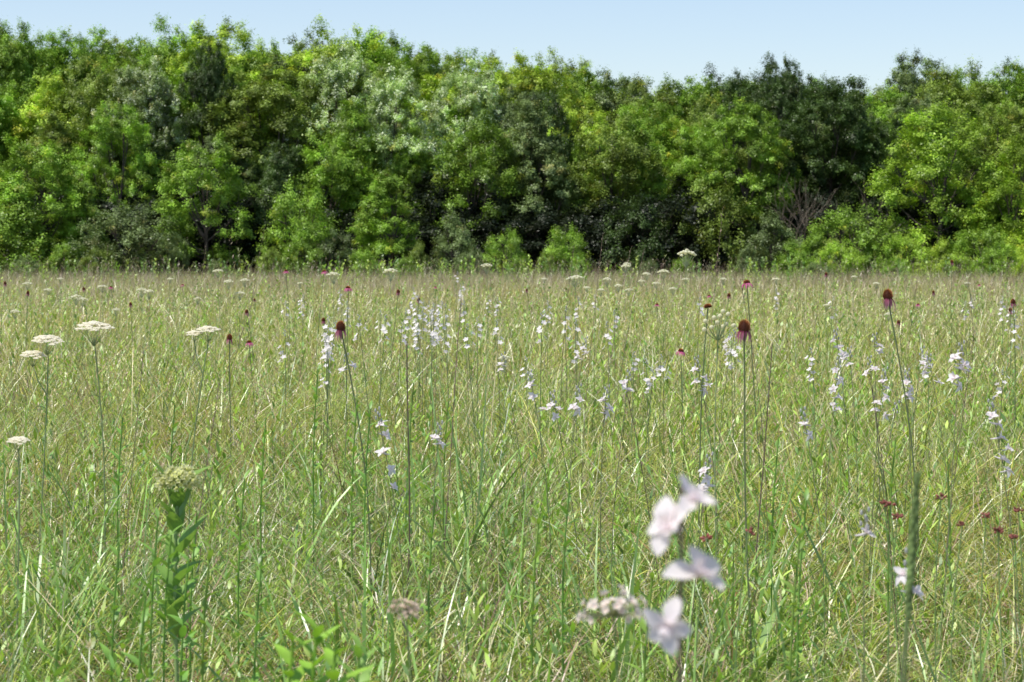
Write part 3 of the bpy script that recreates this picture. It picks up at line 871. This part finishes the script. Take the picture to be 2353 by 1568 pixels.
# ------------------------------------------------------------------ trees
def crown_mesh(h, rx, base, nleaf, seed, style='round', leaf=.095, fleck=0.0):
    r = np.random.default_rng(seed)
    K = int(26 + h * 5.5)
    u = r.random(K) ** .85
    env = np.sin(math.pi * (0.10 + .85 * u) ** (1.0 if style == 'round' else .72)) ** .7
    if style == 'cone':
        env = (1 - u) ** .75 * 1.0 + .12
    if style == 'up':
        env = .75 * np.sin(math.pi * (.12 + .8 * u)) ** .5
    a = r.uniform(0, 6.283, K)
    rr = rx * env * r.uniform(.45, 1.05, K)
    z = base + (h - base) * (.05 + .80 * u)
    C = np.stack([rr * np.cos(a), rr * np.sin(a), z], -1)
    lr = rx * r.uniform(.13, .29, K) * (.7 + .3 * env)
    ns = int(22 + 8 * h)
    us = r.uniform(.25, 1, ns); as_ = r.uniform(0, 6.283, ns)
    es = rx * (np.sin(math.pi * (.1 + .85 * us)) ** .7 if style != 'cone' else (1 - us) ** .75 + .05)
    CS = np.stack([es * r.uniform(.75, 1.05, ns) * np.cos(as_), es * r.uniform(.75, 1.05, ns) * np.sin(as_), base + (h - base) * us * .95], -1)
    C = np.concatenate([C, CS]); lr = np.concatenate([lr, r.uniform(.09, .20, ns)])
    stretch = np.concatenate([r.uniform(.65, 1.15, K), r.uniform(1.2, 2.4, ns)])
    K2 = len(C)
    tw = np.maximum(4, (lr ** 2 * stretch * 130)).astype(int)
    li = np.repeat(np.arange(K2), tw)
    d = norm(r.normal(0, 1, (len(li), 3))); d[:, 2] = np.where(d[:, 2] < -.2, -d[:, 2], d[:, 2])
    rad = lr[li] * r.uniform(.65, 1.2, len(li))
    TP = C[li] + d * rad[:, None] * np.stack([np.ones(len(li)), np.ones(len(li)), stretch[li]], -1)
    tb = r.normal(1, .17, len(li)) * r.normal(1, .18, K2)[li]
    ti = r.integers(0, len(li), nleaf)
    off = r.normal(0, .060, (nleaf, 3)) * [1, 1, .9] + d[ti] * (r.normal(0, .07, nleaf))[:, None]
    P = TP[ti] + off
    P[:, 2] = np.maximum(P[:, 2], .05)
    nrm = norm(d[ti] * .75 + np.array([0, 0, .65]) + r.normal(0, .38, (nleaf, 3)))
    tt = norm(np.cross(nrm, r.normal(0, 1, (nleaf, 3)))); bb = np.cross(nrm, tt)
    s = leaf * r.uniform(.6, 1.25, nleaf)
    l = s[:, None] * .5; wd = s[:, None] * .31
    V = np.stack([P - tt * l, P + bb * wd, P + tt * l, P - bb * wd], 1).reshape(-1, 3)
    c = (tb[ti] * r.normal(1, .08, nleaf)).clip(.4, 1.7)[:, None] * np.ones(3)
    warm = r.random(len(li))[ti] < .05
    c[warm] *= [1.35, 1.0, .9]
    yel = r.random(nleaf) < .10
    c[yel] *= [1.2, 1.15, .9]
    if fleck:
        fk = (r.random(len(li))[ti] < .55) & (r.random(nleaf) < fleck)
        c[fk] = np.array([2.9, 2.3, 5.0]) * r.uniform(.75, 1.1, fk.sum())[:, None]
    g = G()
    g.add(V, np.repeat(c, 4, 0), Q=np.arange(nleaf * 4).reshape(-1, 4))
    cm = g.mesh("crown", M_CROWN)
    g = G()
    t = np.linspace(0, 1, 8)
    tr = .014 * h + .015
    P = np.stack([.03 * h * np.sin(t * 3 + seed) - .03 * h * math.sin(seed), .025 * h * np.sin(t * 4 + seed * 2) - .025 * h * math.sin(seed * 2), t * h * .85], -1)
    bk = np.array([.11, .09, .075])
    g.tube(P, tr * (1 - .85 * t), 8, col=bk)
    for k in r.choice(K, min(K, 16 + int(h)), replace=False):
        e = C[k]; zz = max(.15 * h, min(e[2] * .7, h * .7)) * r.uniform(.6, 1)
        s0 = stem_at(P, zz)
        q = np.linspace(0, 1, 5)[:, None]
        pts = s0 * (1 - q) + e * q + np.array([0, 0, 1]) * (-.12 * h * .3) * np.sin(q * math.pi) + r.normal(0, .03, (5, 3)) * q
        g.tube(pts, np.linspace(tr * .4, .008, 5), 5, col=bk * 1.1)
        for j in range(3):
            e2 = e + norm(r.normal(0, 1, 3) + [0, 0, .6]) * lr[k] * .9
            g.tube([pts[3], (pts[3] + e2) / 2 + r.normal(0, .03, 3), e2], [.012, .009, .004], 4, col=bk)
    return cm, g.mesh("trunk", M_BARK, True)


KINDS = {
    'S': (2.0, [crown_mesh(2.0, 1.1, .02, 16000, 10 + i, ['round', 'up', 'cone'][i], .056) for i in range(3)]),
    'M': (4.3, [crown_mesh(4.3, 1.4, .2, 46000, 20 + i, ['round', 'cone', 'up', 'round'][i], .060) for i in range(4)]),
    'L': (6.4, [crown_mesh(6.4, 1.9, 1.2, 80000, 30 + i, ['round', 'up', 'round', 'cone'][i], .064) for i in range(4)]),
    'T': (8.4, [crown_mesh(8.4, 2.2, 1.8, 98000, 40 + i, ['round', 'up', 'round', 'round'][i], .068) for i in range(4)]),
}
WP = (8.0, [crown_mesh(8.0, 2.1, 1.6, 88000, 60 + i, 'round', .074, .45) for i in range(2)])
TINT = {'yg': (.38, .52, .06), 'g': (.23, .38, .045), 'ol': (.23, .32, .055), 'dk': (.078, .135, .030), 'gr': (.18, .25, .085), 'si': (.29, .40, .13), 'br': (.30, .46, .05), 'painted_shade': (.022, .034, .014)}  # last tint is near-black: understory shade painted into the leaf colour
LAB = {'yg': "bright yellow-green leafy {} at the wood's edge", 'g': "mid-green leafy {} at the wood's edge", 'ol': "olive-green {} at the wood's edge", 'dk': "dark green dense {} at the wood's edge",
       'gr': "grey-green {} at the wood's edge", 'si': "green {} flecked with silvery white leaves", 'br': "fresh lime-green {} at the wood's edge", 'painted_shade': "dark {} under the trees, shade painted into its leaf colour"}


def tree(px, py, D, tint, sx=1.0, kind=None, var=None):
    x, y, z = spot(px, py, D)
    if kind is None:
        kind = min(KINDS, key=lambda k: abs(math.log(KINDS[k][0] / z)))
    bh, vs = WP if (tint == 'si' and z > 4) else KINDS[kind]
    v = random.randrange(len(vs)) if (var is None or tint == 'si') else var
    cm, tm = vs[v]
    s = z / bh
    nm = "shrub" if kind == 'S' else "tree"
    r = obj(nm, None, (x, y, 0), rot=(0, 0, random.uniform(0, 6.28)), scale=(s * sx, s * sx, s), label=LAB[tint].format(nm), category=nm, group="trees and shrubs of the wood edge")
    tc = np.array(TINT[tint]) * random.uniform(.82, 1.18)
    obj("trunk", tm, parent=r)
    b = obj("crown", cm, parent=r)
    b.color = (*tc, 1)


SKY = [(-150, 50), (-60, 45), (10, 45), (95, 72), (190, 50), (280, 75), (368, 38), (440, 85), (510, 46), (600, 78), (690, 74), (780, 45), (860, 72), (940, 88), (1010, 98), (1085, 115), (1170, 116), (1250, 114), (1340, 150), (1420, 168), (1500, 178), (1580, 166), (1660, 150),
       (1730, 158), (1795, 128), (1870, 172), (1950, 168), (2035, 200), (2110, 118), (2190, 146), (2270, 176), (2345, 135), (2440, 140), (2530, 135)]
tt = ['g', 'gr', 'ol', 'g', 'g', 'ol', 'g', 'yg', 'yg']
for i, (px, py) in enumerate(SKY):
    tint = 'yg' if 620 < px < 900 and i % 2 else ('dk' if 1640 < px < 2000 else tt[i % len(tt)])
    if px < 80: tint = 'yg' if i % 2 else 'g'
    tree(px, py + 2, random.uniform(77, 80), tint, random.uniform(.85, 1.1))
    tree(px + 50, py + random.uniform(15, 40), random.uniform(83, 86), random.choice(['g', 'ol', 'yg']), 1.1)
for px in range(-150, 2560, 95):
    base = np.interp(px, [p for p, _ in SKY], [q for _, q in SKY])
    tint = random.choice(['g', 'ol', 'yg', 'gr', 'g', 'yg'])
    if 1280 < px < 1560: tint = random.choice(['yg', 'g'])
    tree(px + random.uniform(-25, 25), base + random.uniform(50, 140), random.uniform(73.5, 75.5), tint, random.uniform(.85, 1.1))
for px in range(-150, 2560, 135):
    tree(px + random.uniform(-25, 25), random.uniform(220, 350), random.uniform(70.5, 72), random.choice(['g', 'ol', 'g', 'dk', 'g', 'gr']), random.uniform(.8, 1.05), 'L')
for px in range(-150, 2560, 62):  # filler shrubs whose near-black leaves paint in the gloom at the wood's base
    tree(px + random.uniform(-20, 20), random.uniform(380, 470), random.uniform(71.5, 72.8), 'painted_shade', 1.35, 'S')
    tree(px + random.uniform(-20, 20), random.uniform(440, 530), random.uniform(69.0, 70.0), 'painted_shade', 1.2, 'S')
for a in [(330, 120, 73, 'si', .8), (790, 100, 73, 'si', .85), (905, 150, 72.3, 'si', .9), (1080, 130, 74, 'si', .75), (480, 90, 73, 'dk', .55, 'T', 1), (1795, 128, 73, 'dk', .6, 'T', 1), (1685, 170, 73, 'dk', .6, 'L', 3),
          (1890, 185, 71, 'dk', .95, 'L', 0), (1960, 210, 71.5, 'dk', .7, 'L', 3), (1250, 200, 71, 'dk', .55, 'L', 1),
          (470, 318, 67.5, 'g', 1.0, 'M', 0), (620, 150, 73, 'ol', 1.2, 'L', 0), (890, 388, 66.8, 'g', 1.1, 'M', 1), (1040, 500, 66, 'gr', .8), (1160, 532, 65.8, 'g', .7), (1300, 525, 65.8, 'g', .8), (685, 430, 66.5, 'g', .7, 'S'),
          (300, 480, 66, 'gr', 1.2), (90, 330, 67.5, 'g', 1.1, 'M', 3), (190, 400, 67.5, 'g', .9), (640, 345, 68.5, 'dk', .8), (30, 450, 66.5, 'g', 1.0), (2160, 245, 67.8, 'br', 1.15, 'M', 3), (2340, 325, 66.5, 'br', 1.1), (2260, 420, 67, 'g', 1.0), (1960, 480, 66, 'g', 1.1),
          (1780, 500, 65.8, 'gr', 1.0), (1870, 540, 65.5, 'g', 1.0), (1700, 230, 70, 'g', 1.0), (1400, 260, 70.5, 'ol', 1.0), (1220, 225, 70.5, 'gr', 1.0), (1100, 270, 70, 'g', .9),
          (760, 300, 70, 'g', .95), (2080, 540, 65, 'br', 1.0), (2160, 555, 64.6, 'yg', .9), (2250, 520, 65, 'g', 1.0), (2330, 550, 64.6, 'yg', 1.0), (2410, 480, 65, 'yg', 1.1), (2010, 565, 64.8, 'g', .9), (1720, 570, 65.3, 'gr', .9), (620, 570, 65.3, 'ol', .7),
          (760, 530, 66, 'gr', .8), (1460, 470, 68.4, 'dk', .8), (1640, 430, 68.8, 'ol', .8), (400, 540, 66.5, 'gr', .6), (2300, 230, 70, 'ol', 1.0), (150, 560, 66, 'g', .9), (960, 560, 65.6, 'ol', .7),
          (1820, 560, 63.5, 'g', 1.0), (1930, 555, 62.5, 'br', .9), (2200, 585, 61.5, 'br', 1.0), (2060, 595, 62, 'g', 1.1), (2300, 560, 61, 'g', 1.0), (2390, 570, 60, 'yg', 1.2), (1880, 605, 61, 'gr', 1.2), (2130, 606, 59, 'yg', 1.2),
          (1080, 575, 65, 'gr', .8), (840, 575, 65, 'g', .9), (1255, 585, 64.5, 'ol', .7), (230, 570, 65, 'ol', .9), (700, 545, 65.6, 'g', .8), (1190, 590, 64, 'g', .6), (1330, 590, 64, 'g', .6), (930, 590, 64, 'g', .7), (1570, 592, 64, 'g', .8), (1490, 598, 63, 'gr', .8),
          (500, 598, 65, 'gr', .8), (60, 590, 64, 'gr', .9)]:
    tree(*a)


def bare(px, py, D, seed):
    x, y, z = spot(px, py, D)
    r = np.random.default_rng(seed)
    g = G(); bk = np.array([.20, .16, .125])

    def br(p, d, L, rad, dep):
        e = p + d * L
        m = (p + e) / 2 + r.normal(0, .05 * L, 3)
        g.tube([p, m, e], [rad, rad * .85, rad * .65], 5, col=bk * r.uniform(.7, 1.2))
        if dep:
            for _ in range(3 if dep > 1 else 4):
                br(e if r.random() < .6 else m, norm(d + r.normal(0, .42, 3) + [0, 0, .2]), L * r.uniform(.6, .85), rad * .6, dep - 1)
    for k in range(3):
        br(np.array([r.normal(0, .1), r.normal(0, .1), 0]), norm(np.array([r.normal(0, .2), r.normal(0, .2), 1])), z * .33, .020, 3)
    obj("bare_shrub", g.mesh("bare_shrub", M_BARK), (x, y, 0), label="leafless grey-brown shrub at the wood's edge", category="shrub", group="leafless shrubs at the wood edge")


bare(1835, 350, 66.8, 1)
bare(2010, 370, 66.6, 2)
